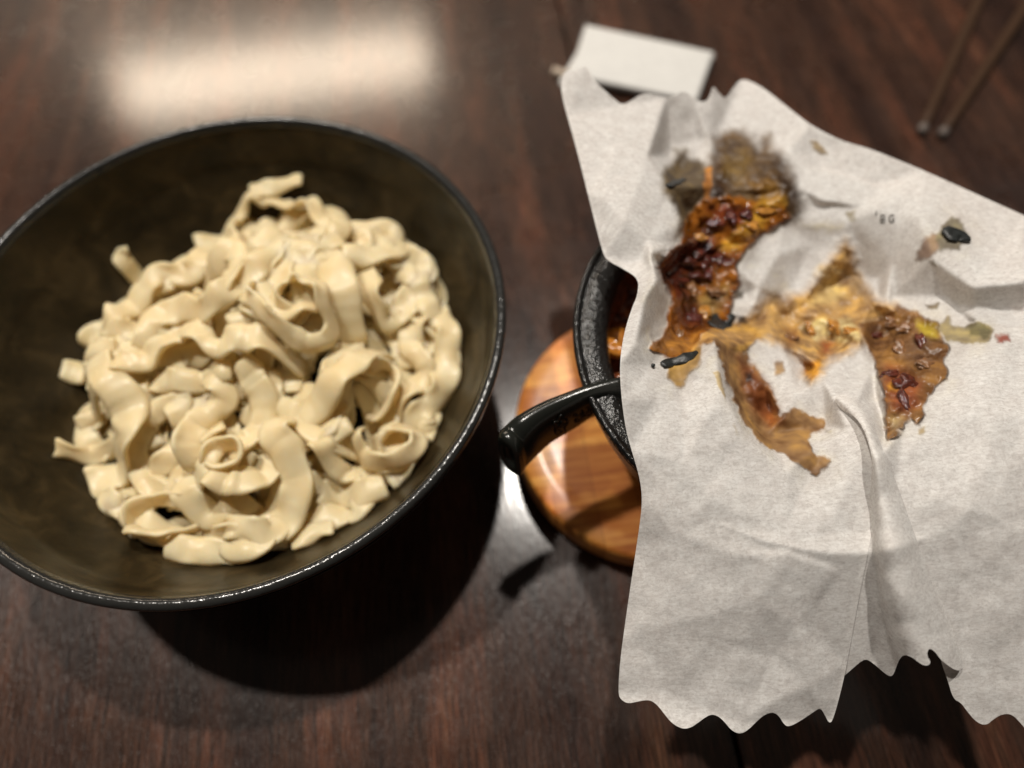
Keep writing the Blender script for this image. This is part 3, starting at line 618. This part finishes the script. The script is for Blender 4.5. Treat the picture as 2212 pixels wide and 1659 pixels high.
# stains: polygon in the close-up tracing, colour, edge softness px, wetness, opacity
ST = [
 ([(165,225),(185,195),(215,180),(230,110),(260,110),(290,155),(340,165),(350,185),(375,190),(380,210),(360,330),(340,420),(260,480),(245,400),(215,340),(175,290)], (.115,.072,.025), 7, .3, .95),
 ([(395,60),(440,35),(520,25),(560,60),(590,110),(610,60),(640,50),(640,110),(690,140),(735,230),(770,340),(765,400),(700,430),(600,430),(380,430),(385,200)], (.12,.064,.020), 11, .35, .97),
 ([(640,160),(690,140),(735,230),(770,330),(765,400),(700,390),(650,280)], (.045,.022,.010), 12, .4, .85),
 ([(390,160),(470,160),(500,220),(460,260),(440,330),(385,340)], (.045,.018,.008), 12, .5, .9),
 ([(355,190),(385,190),(378,330),(340,350)], (.50,.20,.04), 3, .4, .9),
 ([(340,345),(470,320),(600,350),(700,360),(720,410),(640,450),(580,500),(520,560),(480,620),(500,700),(470,760),(460,850),(420,900),(330,930),(300,1000),(250,1050),(200,1030),(120,985),(125,960),(180,930),(200,840),(220,760),(190,700),(158,625),(200,570),(250,520),(260,450)], (.34,.115,.016), 5, .95, 1),
 ([(360,360),(480,350),(590,370),(640,400),(560,430),(470,460),(400,430)], (.17,.035,.012), 9, 1, .95),
 ([(600,330),(660,310),(700,340),(640,380),(580,470),(480,540),(390,560),(480,500),(560,420)], (.72,.38,.05), 7, 1, .95),
 ([(200,570),(270,510),(340,470),(420,540),(470,590),(430,660),(350,700),(300,770),(230,770),(190,700),(158,625)], (.085,.017,.010), 10, 1, .97),
 ([(240,780),(330,780),(400,840),(340,900),(260,900),(230,850)], (.09,.018,.010), 9, 1, .9),
 ([(300,760),(420,700),(470,700),(440,790),(380,860),(330,800)], (.36,.24,.10), 9, .9, .8),
 ([(180,900),(260,950),(330,920),(300,1010),(200,1030),(130,985)], (.45,.20,.045), 8, .5, .9),
 ([(200,1060),(280,1020),(330,990),(320,1060),(280,1090),(255,1145),(230,1145),(190,1100)], (.38,.22,.06), 5, .3, .95),
 ([(300,990),(400,900),(500,880),(560,900),(590,930),(520,1000),(470,960),(400,945),(330,970)], (.60,.33,.10), 4, .4, .95),
 ([(405,950),(440,940),(500,960),(560,940),(520,1010),(560,1080),(620,1150),(660,1230),(690,1300),(760,1260),(820,1290),(880,1310),(870,1345),(820,1360),(805,1400),(835,1470),(900,1480),(890,1510),(840,1540),(760,1490),(690,1440),(600,1400),(540,1320),(500,1230),(450,1100)], (.36,.20,.08), 4, .25, 1),
 ([(510,1040),(560,1090),(620,1160),(650,1240),(690,1310),(640,1330),(580,1260),(530,1160)], (.26,.075,.022), 10, .5, .9),
 ([(530,1100),(560,1100),(560,1130),(530,1130)], (.02,.012,.01), 6, .5, .9),
 ([(480,980),(560,960),(590,930),(530,1010)], (.62,.36,.08), 6, .5, .8),
 ([(430,120),(520,90),(560,160),(500,250),(440,230)], (.20,.12,.03), 12, .3, .7),
 ([(560,250),(640,230),(700,300),(640,340),(570,320)], (.26,.13,.025), 12, .5, .8),
 ([(260,700),(330,640),(420,620),(470,650),(400,720),(300,760)], (.34,.12,.02), 12, .9, .8),
 # cheese and egg coloured middle
 ([(480,890),(560,850),(600,800),(640,770),(720,760),(800,750),(860,690),(900,620),(940,560),(975,520),(1010,560),(1000,640),(1050,690),(1110,780),(1190,805),(1160,850),(1050,880),(1045,960),(980,1010),(900,1030),(870,1090),(830,1135),(790,1100),(830,1045),(740,1000),(640,940),(560,935)], (.60,.34,.09), 10, .7, .92),
 ([(770,900),(860,860),(1000,860),(1040,940),(980,970),(900,950),(840,950)], (.88,.72,.36), 6, .7, .95),
 ([(870,640),(960,640),(960,780),(830,800)], (.84,.62,.26), 12, .4, .9),
 ([(700,900),(770,900),(770,970),(720,980)], (.20,.06,.02), 10, .4, .85),
 ([(860,950),(920,950),(910,1010),(870,1020)], (.30,.05,.015), 9, .6, .85),
 ([(790,1040),(870,1040),(850,1110),(820,1130),(800,1100)], (.70,.32,.04), 6, .6, .9),
 ([(650,720),(700,700),(700,790),(650,790)], (.50,.38,.20), 14, .2, .7),
 ([(780,430),(960,440),(950,465),(800,455)], (.50,.42,.28), 8, .1, .6),
 ([(975,390),(1010,380),(1015,410),(985,420)], (.36,.30,.16), 5, .1, .8),
 ([(970,640),(1040,680),(1100,760),(1060,770),(990,700)], (.26,.20,.14), 12, .1, .6),
 # right hand lump
 ([(1040,880),(1110,870),(1160,850),(1200,810),(1270,830),(1330,860),(1380,880),(1385,930),(1420,980),(1400,1050),(1420,1100),(1420,1125),(1370,1150),(1320,1210),(1310,1240),(1320,1290),(1290,1310),(1250,1280),(1230,1330),(1190,1370),(1155,1380),(1155,1200),(1120,1060),(1070,950)], (.30,.15,.055), 4, .75, 1),
 ([(1150,1060),(1230,1080),(1310,1140),(1300,1250),(1230,1280),(1170,1250),(1150,1160)], (.30,.085,.04), 10, .8, .9),
 ([(1290,870),(1370,880),(1380,940),(1310,930)], (.66,.50,.05), 8, .6, .9),
 ([(1050,890),(1120,880),(1150,960),(1100,980)], (.09,.04,.025), 10, .6, .85),
 ([(1180,970),(1320,940),(1390,1010),(1300,1050),(1220,1020)], (.16,.085,.05), 12, .7, .8),
 ([(1160,1150),(1200,1130),(1210,1170),(1170,1180)], (.68,.32,.05), 6, .7, .85),
 ([(1170,1290),(1230,1290),(1220,1350),(1180,1350)], (.50,.38,.22), 8, .4, .8),
 ([(1390,900),(1430,850),(1440,890),(1500,900),(1548,880),(1600,890),(1620,920),(1600,950),(1560,960),(1500,955),(1430,945)], (.36,.28,.13), 4, .3, .9),
 ([(1500,890),(1548,875),(1600,885),(1622,920),(1590,945),(1530,930)], (.17,.15,.075), 5, .4, .85),
 ([(1290,590),(1320,510),(1360,480),(1400,500),(1400,540),(1350,585)], (.28,.17,.11), 6, .15, .9),
 ([(1380,500),(1400,450),(1440,415),(1475,425),(1490,460),(1510,500),(1470,545),(1400,540)], (.25,.21,.13), 4, .2, .9),
 ([(1330,790),(1390,780),(1380,805),(1335,815)], (.17,.12,.06), 3, .3, .9),
 ([(1350,600),(1375,600),(1372,616),(1352,614)], (.24,.20,.14), 4, .1, .8),
 ([(820,70),(850,75),(900,130),(870,140),(835,110)], (.30,.20,.08), 4, .15, .85),
 ([(660,1050),(705,1045),(710,1100),(665,1105)], (.34,.20,.09), 5, .2, .9),
 ([(390,1090),(410,1095),(440,1150),(450,1215),(430,1190),(410,1140)], (.52,.38,.18), 3, .1, .85),
 ([(475,1325),(490,1330),(500,1370),(485,1350)], (.55,.46,.3), 4, .1, .6),
 ([(1295,1335),(1320,1335),(1320,1365),(1298,1365)], (.38,.28,.16), 4, .1, .85),
 ([(880,1350),(910,1350),(908,1362),(885,1362)], (.42,.38,.3), 4, .1, .6),
 ([(640,640),(700,640),(690,690),(650,690)], (.52,.47,.38), 12, .05, .4),
 ([(480,730),(520,735),(510,760),(485,755)], (.10,.08,.05), 5, .3, .85),
 ([(500,840),(540,840),(545,880),(505,885)], (.05,.03,.02), 6, .4, .9),
 ([(70,780),(100,710),(120,720),(90,800)], (.42,.36,.26), 12, .05, .5),
 ([(100,900),(130,910),(125,960),(105,940)], (.62,.52,.38), 10, .05, .4),
 ([(550,580),(600,590),(590,620),(550,610)], (.5,.47,.4), 12, .05, .4),
 ([(1640,935),(1700,925),(1700,960),(1650,960)], (.40,.07,.03), 4, .4, .9),
]
def stain_fields(PX, PY):
    nxs = fbm(PX/16, PY/16, 4)*16; nys = fbm(PX/16+40, PY/16+11, 4)*16
    X = PX+nxs; Y = PY+nys
    col = np.zeros(PX.shape+(3,)); am = np.zeros(PX.shape); wet = np.zeros(PX.shape)
    halo = [(p, (.60, .53, .44), 34, .0, .42) for p, c, sf, w, op in ST if sf <= 6 and len(p) > 7]
    for poly, c, soft, w, op in halo+ST:
        P_ = D3(poly); xs = [p[0] for p in P_]; ys = [p[1] for p in P_]; pad = soft*1.7+16
        m_ = (PX > min(xs)-pad) & (PX < max(xs)+pad) & (PY > min(ys)-pad) & (PY < max(ys)+pad)
        if not m_.any(): continue
        x = X[m_]; y = Y[m_]; d, _, _ = polydist(x, y, P_); ins = inpoly(x, y, P_); sd = np.where(ins, d, -d)
        soft2 = soft*1.7 if soft >= 7 else soft
        a = np.clip((sd+(4.5 if len(poly) > 7 else 0))/soft2*.5+.5, 0, 1); a = a*a*(3-2*a)*op
        cc = col[m_]; a0 = am[m_]; na = a+a0*(1-a)
        cc = (np.array(c)*a[:, None]+cc*(a0*(1-a))[:, None])/np.maximum(na, 1e-6)[:, None]
        col[m_] = cc; am[m_] = na; wet[m_] = wet[m_]*(1-a)+w*a
    return col, am, wet
GRID = {}
def sheet_z(px, py):
    g = GRID; i = np.clip(np.rint((np.asarray(px)-g['x0'])/g['step']).astype(int), 0, g['Z'].shape[0]-1); j = np.clip(np.rint((np.asarray(py)-g['y0'])/g['step']).astype(int), 0, g['Z'].shape[1]-1)
    return g['Z'][i, j]
def sheet(name, outline, ctrl, creases, step, nblur, mat, parent, stained=True, wr=1.0, baseZ=None, **k):
    o = np.array(smooth_outline(outline, 2)); x0, y0 = o.min(0)-3*step; x1, y1 = o.max(0)+3*step
    PX, PY = np.meshgrid(np.arange(x0, x1, step), np.arange(y0, y1, step), indexing='ij')
    Z = blur(heights(PX, PY, ctrl, creases), nblur)
    Z = Z+wr*(.22*fbm(PX/120, PY/120, 3)+.012*(1-np.abs(fbm(PX/45+7, PY/45+3, 2))*4)+.008*fbm(PX/14, PY/14, 2))
    if baseZ is not None: Z = Z+baseZ(PX, PY)
    else:
        P = at(PX, PY, Z); r_ = np.clip((5.3-np.hypot(P[..., 0]-PC[0]-.6, (P[..., 1]-PC[1]-.6)))/4.2, 0, 1); Z = Z-1.7*r_*r_*(3-2*r_)
    for _ in range(3):
            P = at(PX, PY, Z); r_ = np.hypot(P[..., 0]-PC[0], P[..., 1]-PC[1])
            lim = 8.33-.95*np.clip(r_-6.85, 0, 9)-1.2*(5.8-np.clip(r_, 5.1, 5.8))
            lim = np.where(r_ < 5.2, 0, lim)-(.12 if baseZ is not None else 0); Z = blur(np.maximum(Z, lim), 2 if baseZ is None else 1)
    Z = blur(np.maximum(Z, lim), 2 if baseZ is None else 1)
    if baseZ is None: GRID.update(x0=x0, y0=y0, step=step, Z=Z)
    ins = inpoly(PX, PY, o.tolist())
    near = np.zeros_like(ins); near[:-1] |= ins[1:]; near[1:] |= ins[:-1]; near[:, :-1] |= ins[:, 1:]; near[:, 1:] |= ins[:, :-1]
    near[:-1, :-1] |= ins[1:, 1:]; near[1:, 1:] |= ins[:-1, :-1]; near[1:, :-1] |= ins[:-1, 1:]; near[:-1, 1:] |= ins[1:, :-1]
    cell_c = inpoly(PX[:-1, :-1]+step/2, PY[:-1, :-1]+step/2, o.tolist())
    keep = np.zeros_like(ins); 
    for a in (slice(0, -1), slice(1, None)):
        for b in (slice(0, -1), slice(1, None)): keep[a, b] |= cell_c
    band = keep & ~ins
    # boundary verts: also inner ones that touch dropped cells
    allc = np.zeros_like(ins); allc[1:-1, 1:-1] = cell_c[:-1, :-1] & cell_c[1:, :-1] & cell_c[:-1, 1:] & cell_c[1:, 1:]
    snap = keep & ~allc
    bx = PX[snap]; by = PY[snap]; d, qx, qy = polydist(bx, by, o.tolist()); PX2 = PX.copy(); PY2 = PY.copy(); PX2[snap] = qx; PY2[snap] = qy
    if stained: col, am, wet = stain_fields(PX2, PY2)
    else: col = np.zeros(PX.shape+(3,)); am = np.zeros(PX.shape); wet = am
    Z = Z+wet*(.36*fbm(PX/22+3, PY/22, 2)+.05*fbm(PX/10, PY/10+9, 1)+.08)
    P = at(PX2, PY2, Z)
    ids = -np.ones(ins.shape, int); ids[keep] = np.arange(keep.sum())
    q = np.stack([ids[:-1, :-1], ids[:-1, 1:], ids[1:, 1:], ids[1:, :-1]], -1)[cell_c]
    return mesh(name, P[keep], q, mat, parent, cols={'stain': col[keep], 'amount': np.stack([am[keep], wet[keep], 0*am[keep]], 1)}, **k)
lp = at(1700, 800, 8)
paper = empty('tissue_paper', (float(lp[0]), float(lp[1]), 8.0), label='crumpled white paper sheet with scalloped edges and brown food stains over the pot', cat='paper')
sheet('sheet', OUT_MAIN, CT, CR, 2.6, 2, M_paper, paper)
def pleat(x, y):
    ys = [858, 900, 935, 1000, 1080, 1180, 1290, 1380, 1450]
    xl = np.interp(y, ys, [1798, 1836, 1860, 1877, 1884, 1889, 1900, 1918, 1942]); xr = np.interp(y, ys, [1852, 1880, 1896, 1920, 1954, 1988, 2032, 2068, 2086])
    h = np.interp(y, ys, [.16, .28, .38, .50, .62, .76, .88, .92, .92]); u = (x-xl)/(xr-xl)
    d = np.where((u > 0) & (u < 1), h*np.sin(np.pi*np.clip(u, 0, 1)**.8)**.75, 0)+.05
    return d-np.where(u < 0, .30*np.clip(-u*3, 0, 1)*np.clip((y-940)/150, 0, 1), 0)
sheet('folded_pleat', OUT_CONE, [(c[0], c[1], 0) for c in CC], [], 2.6, 3, M_paper, paper, stained=False, wr=.0, baseZ=lambda x, y: sheet_z(x, y)+pleat(x, y))
# the few printed letters that show through the paper
def letter(strokes, ox, oy, sx, sy):
    V = []; F = []
    for pts in strokes:
        P = [at(ox+x*sx, oy+y*sy, 9.02) for x, y in pts]; P = [p+np.array([0, 0, .0]) for p in P]
        v, f = tube(P, .018); b0 = len(V); V += list(v); F += [tuple(i+b0 for i in q) for q in f]
    return V, F

# dark pieces of fungus stuck to the paper
def strip(name, pts, w, z, mat, lab, cat):
    P = [at(x, y, z+dz) for x, y, dz in pts]; P = catmull(P, .12); V = []; F = []
    T = np.gradient(P, axis=0); m_ = 10
    for i, p in enumerate(P):
        t = T[i]/np.linalg.norm(T[i]); b = np.cross([0, 0, 1.], t); b /= np.linalg.norm(b); s = i/(len(P)-1); ww = w*(.35+.65*math.sin(math.pi*min(1, .12+.8*s)))*(1+.2*math.sin(i*1.3))
        for k in range(m_): a = 6.283*k/m_; V.append(p+b*ww*math.cos(a)+np.array([0, 0, 1.])*.05*math.sin(a))
    for i in range(len(P)-1):
        for k in range(m_): F.append((i*m_+k, i*m_+(k+1) % m_, (i+1)*m_+(k+1) % m_, (i+1)*m_+k))
    F.append(tuple(range(m_))[::-1]); F.append(tuple((len(P)-1)*m_+k for k in range(m_)))
    return mesh(name, V, F, mat, label=lab, cat=cat)

zs = lambda x, y: float(sheet_z(x, y))+.10
def dpt(x, y): 
    q = D3([(x, y)])[0]; return q
for pts_, w_, lab_ in (([(165,1062),(210,1048),(260,1035),(320,1005)], .17, 'thin black fungus strip stuck to the left part of the paper'),
                       ([(395,895),(430,870),(455,850),(480,862)], .36, 'thick shiny black fungus lump in the middle of the sauce'),
                       ([(190,270),(225,255),(262,240)], .15, 'short black fungus strip on the olive stain at the upper left of the paper'),
                       ([(1415,490),(1450,480),(1490,490),(1505,515)], .30, 'round dark fungus piece on the right side of the paper')):
    q = [dpt(*p) for p in pts_]; strip('fungus_piece', [(x, y, zs(x, y)) for x, y in q], w_, 0, M_fungus, lab_, 'mushroom')
q = dpt(125, 1063); blob('fungus_crumb', at(q[0], q[1], zs(*q)), (.06, .06, .05), M_fungus, 5, n=8, label='tiny black crumb just left of the thin fungus strip', cat='mushroom')
lv = []; lf = []
for strokes, ox in (([[(0, 0), (0, 1)]], 1893), ([[(0, 0), (0, 1)], [(0, 0), (.8, .1), (.8, .45), (0, .5), (.9, .7), (.8, 1), (0, 1)]], 1903), ([[(1, .1), (.5, 0), (0, .3), (0, .7), (.5, 1), (1, .8), (1, .5), (.6, .5)]], 1921)):
    for pts_ in strokes:
        sx_, sy_ = (10, 17) if ox > 1893 else (3, 8); oy_ = 464 if ox > 1893 else 456
        P_ = np.array([at(ox+x*sx_, oy_+y*sy_, float(sheet_z(ox+x*sx_, oy_+y*sy_))+.012) for x, y in pts_])
        v, f = tube(P_, .022); b0 = len(lv); lv += list(v); lf += [tuple(i+b0 for i in q) for q in f]
mesh('printed_letters', lv, lf, M_ink, paper, label="faint grey printed letters that read 'BG")

M_meat = plain('dark red brown sauced meat', (.085, .020, .011), .14, 5, .6, .8)
M_onion = plain('sauced onion', (.42, .19, .04), .14, 5, .4, .6)
M_tan = plain('tan minced meat', (.20, .095, .04), .18, 5, .5, .8)
BITS = [(255,600,M_meat,.34),(310,560,M_meat,.30),(350,600,M_meat,.36),(290,660,M_meat,.32),(240,690,M_meat,.28),(370,660,M_meat,.26),(420,590,M_meat,.25),(330,500,M_onion,.28),(400,430,M_meat,.30),(470,400,M_meat,.30),(540,390,M_meat,.26),
 (620,380,M_onion,.3),(560,440,M_onion,.26),(300,730,M_tan,.3),(400,740,M_tan,.28),(290,850,M_meat,.3),(350,830,M_onion,.26),(250,930,M_tan,.24),(1180,870,M_tan,.3),(1250,900,M_tan,.34),(1310,960,M_meat,.26),(1220,990,M_tan,.3),(1180,1100,M_meat,.3),
 (1250,1140,M_meat,.36),(1230,1220,M_meat,.3),(1330,1060,M_tan,.28),(1110,930,M_meat,.24),(930,890,M_onion,.3),(820,900,M_onion,.28),(1000,910,M_onion,.26),(740,940,M_tan,.22)]
for k, (x, y, mt, r_) in enumerate(BITS):
    q = dpt(x, y); side = 'left' if x < 700 else ('right' if x > 1050 else 'middle')
    what = {'dark red brown sauced meat': 'glossy dark red meat bit', 'sauced onion': 'glossy orange onion bit', 'tan minced meat': 'small tan meat bit'}[mt.name]
    a_ = k*1.7; o_ = blob('food_piece', at(q[0], q[1], float(sheet_z(*q))+.10), (r_*(.8+.35*math.cos(a_)), r_*(.8-.35*math.cos(a_)), .085), mt, 20+k, n=16, rough=1.5,
        label=what+' in the '+{'left': 'tall stain on the left', 'right': 'brown stain on the right', 'middle': 'yellow stain in the middle'}[side]+' of the paper', cat='food piece', group='sauced bits of food on the paper')

# ------------------------------------------------------------------ things at the back of the table
nap = empty('napkin', (8, 33, 0), label='small folded white napkin lying behind the crumpled paper', cat='napkin')
def slab(name, corners, z0, z1, mat, parent, seed=0, **k):
    """thin soft-edged folded layer between heights z0..z1"""
    n = 24; a, b, c, d = [np.array(p) for p in corners]; V = []; F = []
    def ring(inset, z):
        R_ = []
        cc = (a+b+c+d)/4
        for p, q in ((a, b), (b, c), (c, d), (d, a)):
            for i in range(n): 
                w = p+(q-p)*i/n; w = w+(cc-w)*inset; R_.append((w[0], w[1], z+.06*float(fbm(np.array(w[0]*.4+seed), np.array(w[1]*.4+9), 2))))
        return R_
    rr_ = [(.012, z0), (0, z0*.7+z1*.3), (0, z0*.3+z1*.7), (.012, z1), (.05, z1+.02), (.5, z1+.06), (.98, z1+.08)]
    for i_, z_ in rr_: V += ring(i_, z_)
    m_ = 4*n
    for r_ in range(len(rr_)-1):
        for i in range(m_): F.append((r_*m_+i, r_*m_+(i+1) % m_, (r_+1)*m_+(i+1) % m_, (r_+1)*m_+i))
    F.append(tuple((len(rr_)-1)*m_+i for i in range(m_))); F.append(tuple(range(m_))[::-1])
    return mesh(name, V, F, mat, parent, **k)
cor = lambda z: [tuple(at(x, y, z)[:2]) for x, y in ((1264, 52), (1543, 112), (1506, 216), (1230, 160))]
slab('lower_fold', [(p[0]+.05, p[1]-.05) for p in cor(.45)], .03, .32, M_napkin, nap, 1)
slab('upper_fold', cor(.75), .36, .72, M_napkin, nap, 2)
slab('loose_corner', [tuple(at(x, y, .3)[:2]) for x, y in ((1245, 112), (1290, 130), (1262, 220), (1208, 175))], .05, .24, M_napkin, nap, 3)
def rod(name, p0, p1, r0, r1, mat, parent=None, tiplen=0, tipmat=None, **k):
    P = [np.array(p0)+(np.array(p1)-np.array(p0))*t for t in np.linspace(0, 1, 14)]
    d = (P[1]-P[0])/np.linalg.norm(P[1]-P[0]); u = np.cross(d, [0, 0, 1.]); u /= np.linalg.norm(u); v = np.cross(u, d)
    V = []; F = []; m_ = 16
    pr = [(0, 0), (0, .6), (.02, .9), (.05, 1)]
    stn = [(P[0]+d*x, r0*s) for x, s in pr]+[(p, r0+(r1-r0)*i/13) for i, p in enumerate(P) if i > 0]
    for c_, r_ in stn:
        for q in range(m_): a = 6.283*q/m_; V.append(c_+u*r_*math.cos(a)+v*r_*math.sin(a))
    for i in range(len(stn)-1):
        for q in range(m_): F.append((i*m_+q, i*m_+(q+1) % m_, (i+1)*m_+(q+1) % m_, (i+1)*m_+q))
    F.append(tuple((len(stn)-1)*m_+q for q in range(m_)))
    return mesh(name, V, F, mat, parent, **k)
for tipx, tipy, ex, ey, lab in ((1990, 286, 2115, 0, 'dark brown chopstick at the upper right, the one nearer the napkin'), (2033, 293, 2212, 21, 'dark brown chopstick at the upper right, the one nearer the right edge')):
    a = at(tipx, tipy, .3); b = at(ex, ey, .3); d = (b-a)/np.linalg.norm(b-a); b = a+d*22; a[2] = .26; b[2] = .42
    e = empty('chopstick', a, label=lab, cat='chopstick', group='pair of chopsticks at the upper right')
    rod('shaft', a+d*.5+np.array([0, 0, .004]), b, .26, .42, M_stick, e); rod('tip', a, a+d*.5, .2, .262, M_tip, e)
a = at(1194, 150, .3); b = at(1300, 185, .3); a[2] = b[2] = .2; e = rod('wooden_pick', a, b+np.array([0, 0, -.0]), .26, .2, M_pale, label='pale blunt wooden stick end poking out left of the napkin', cat='stick')
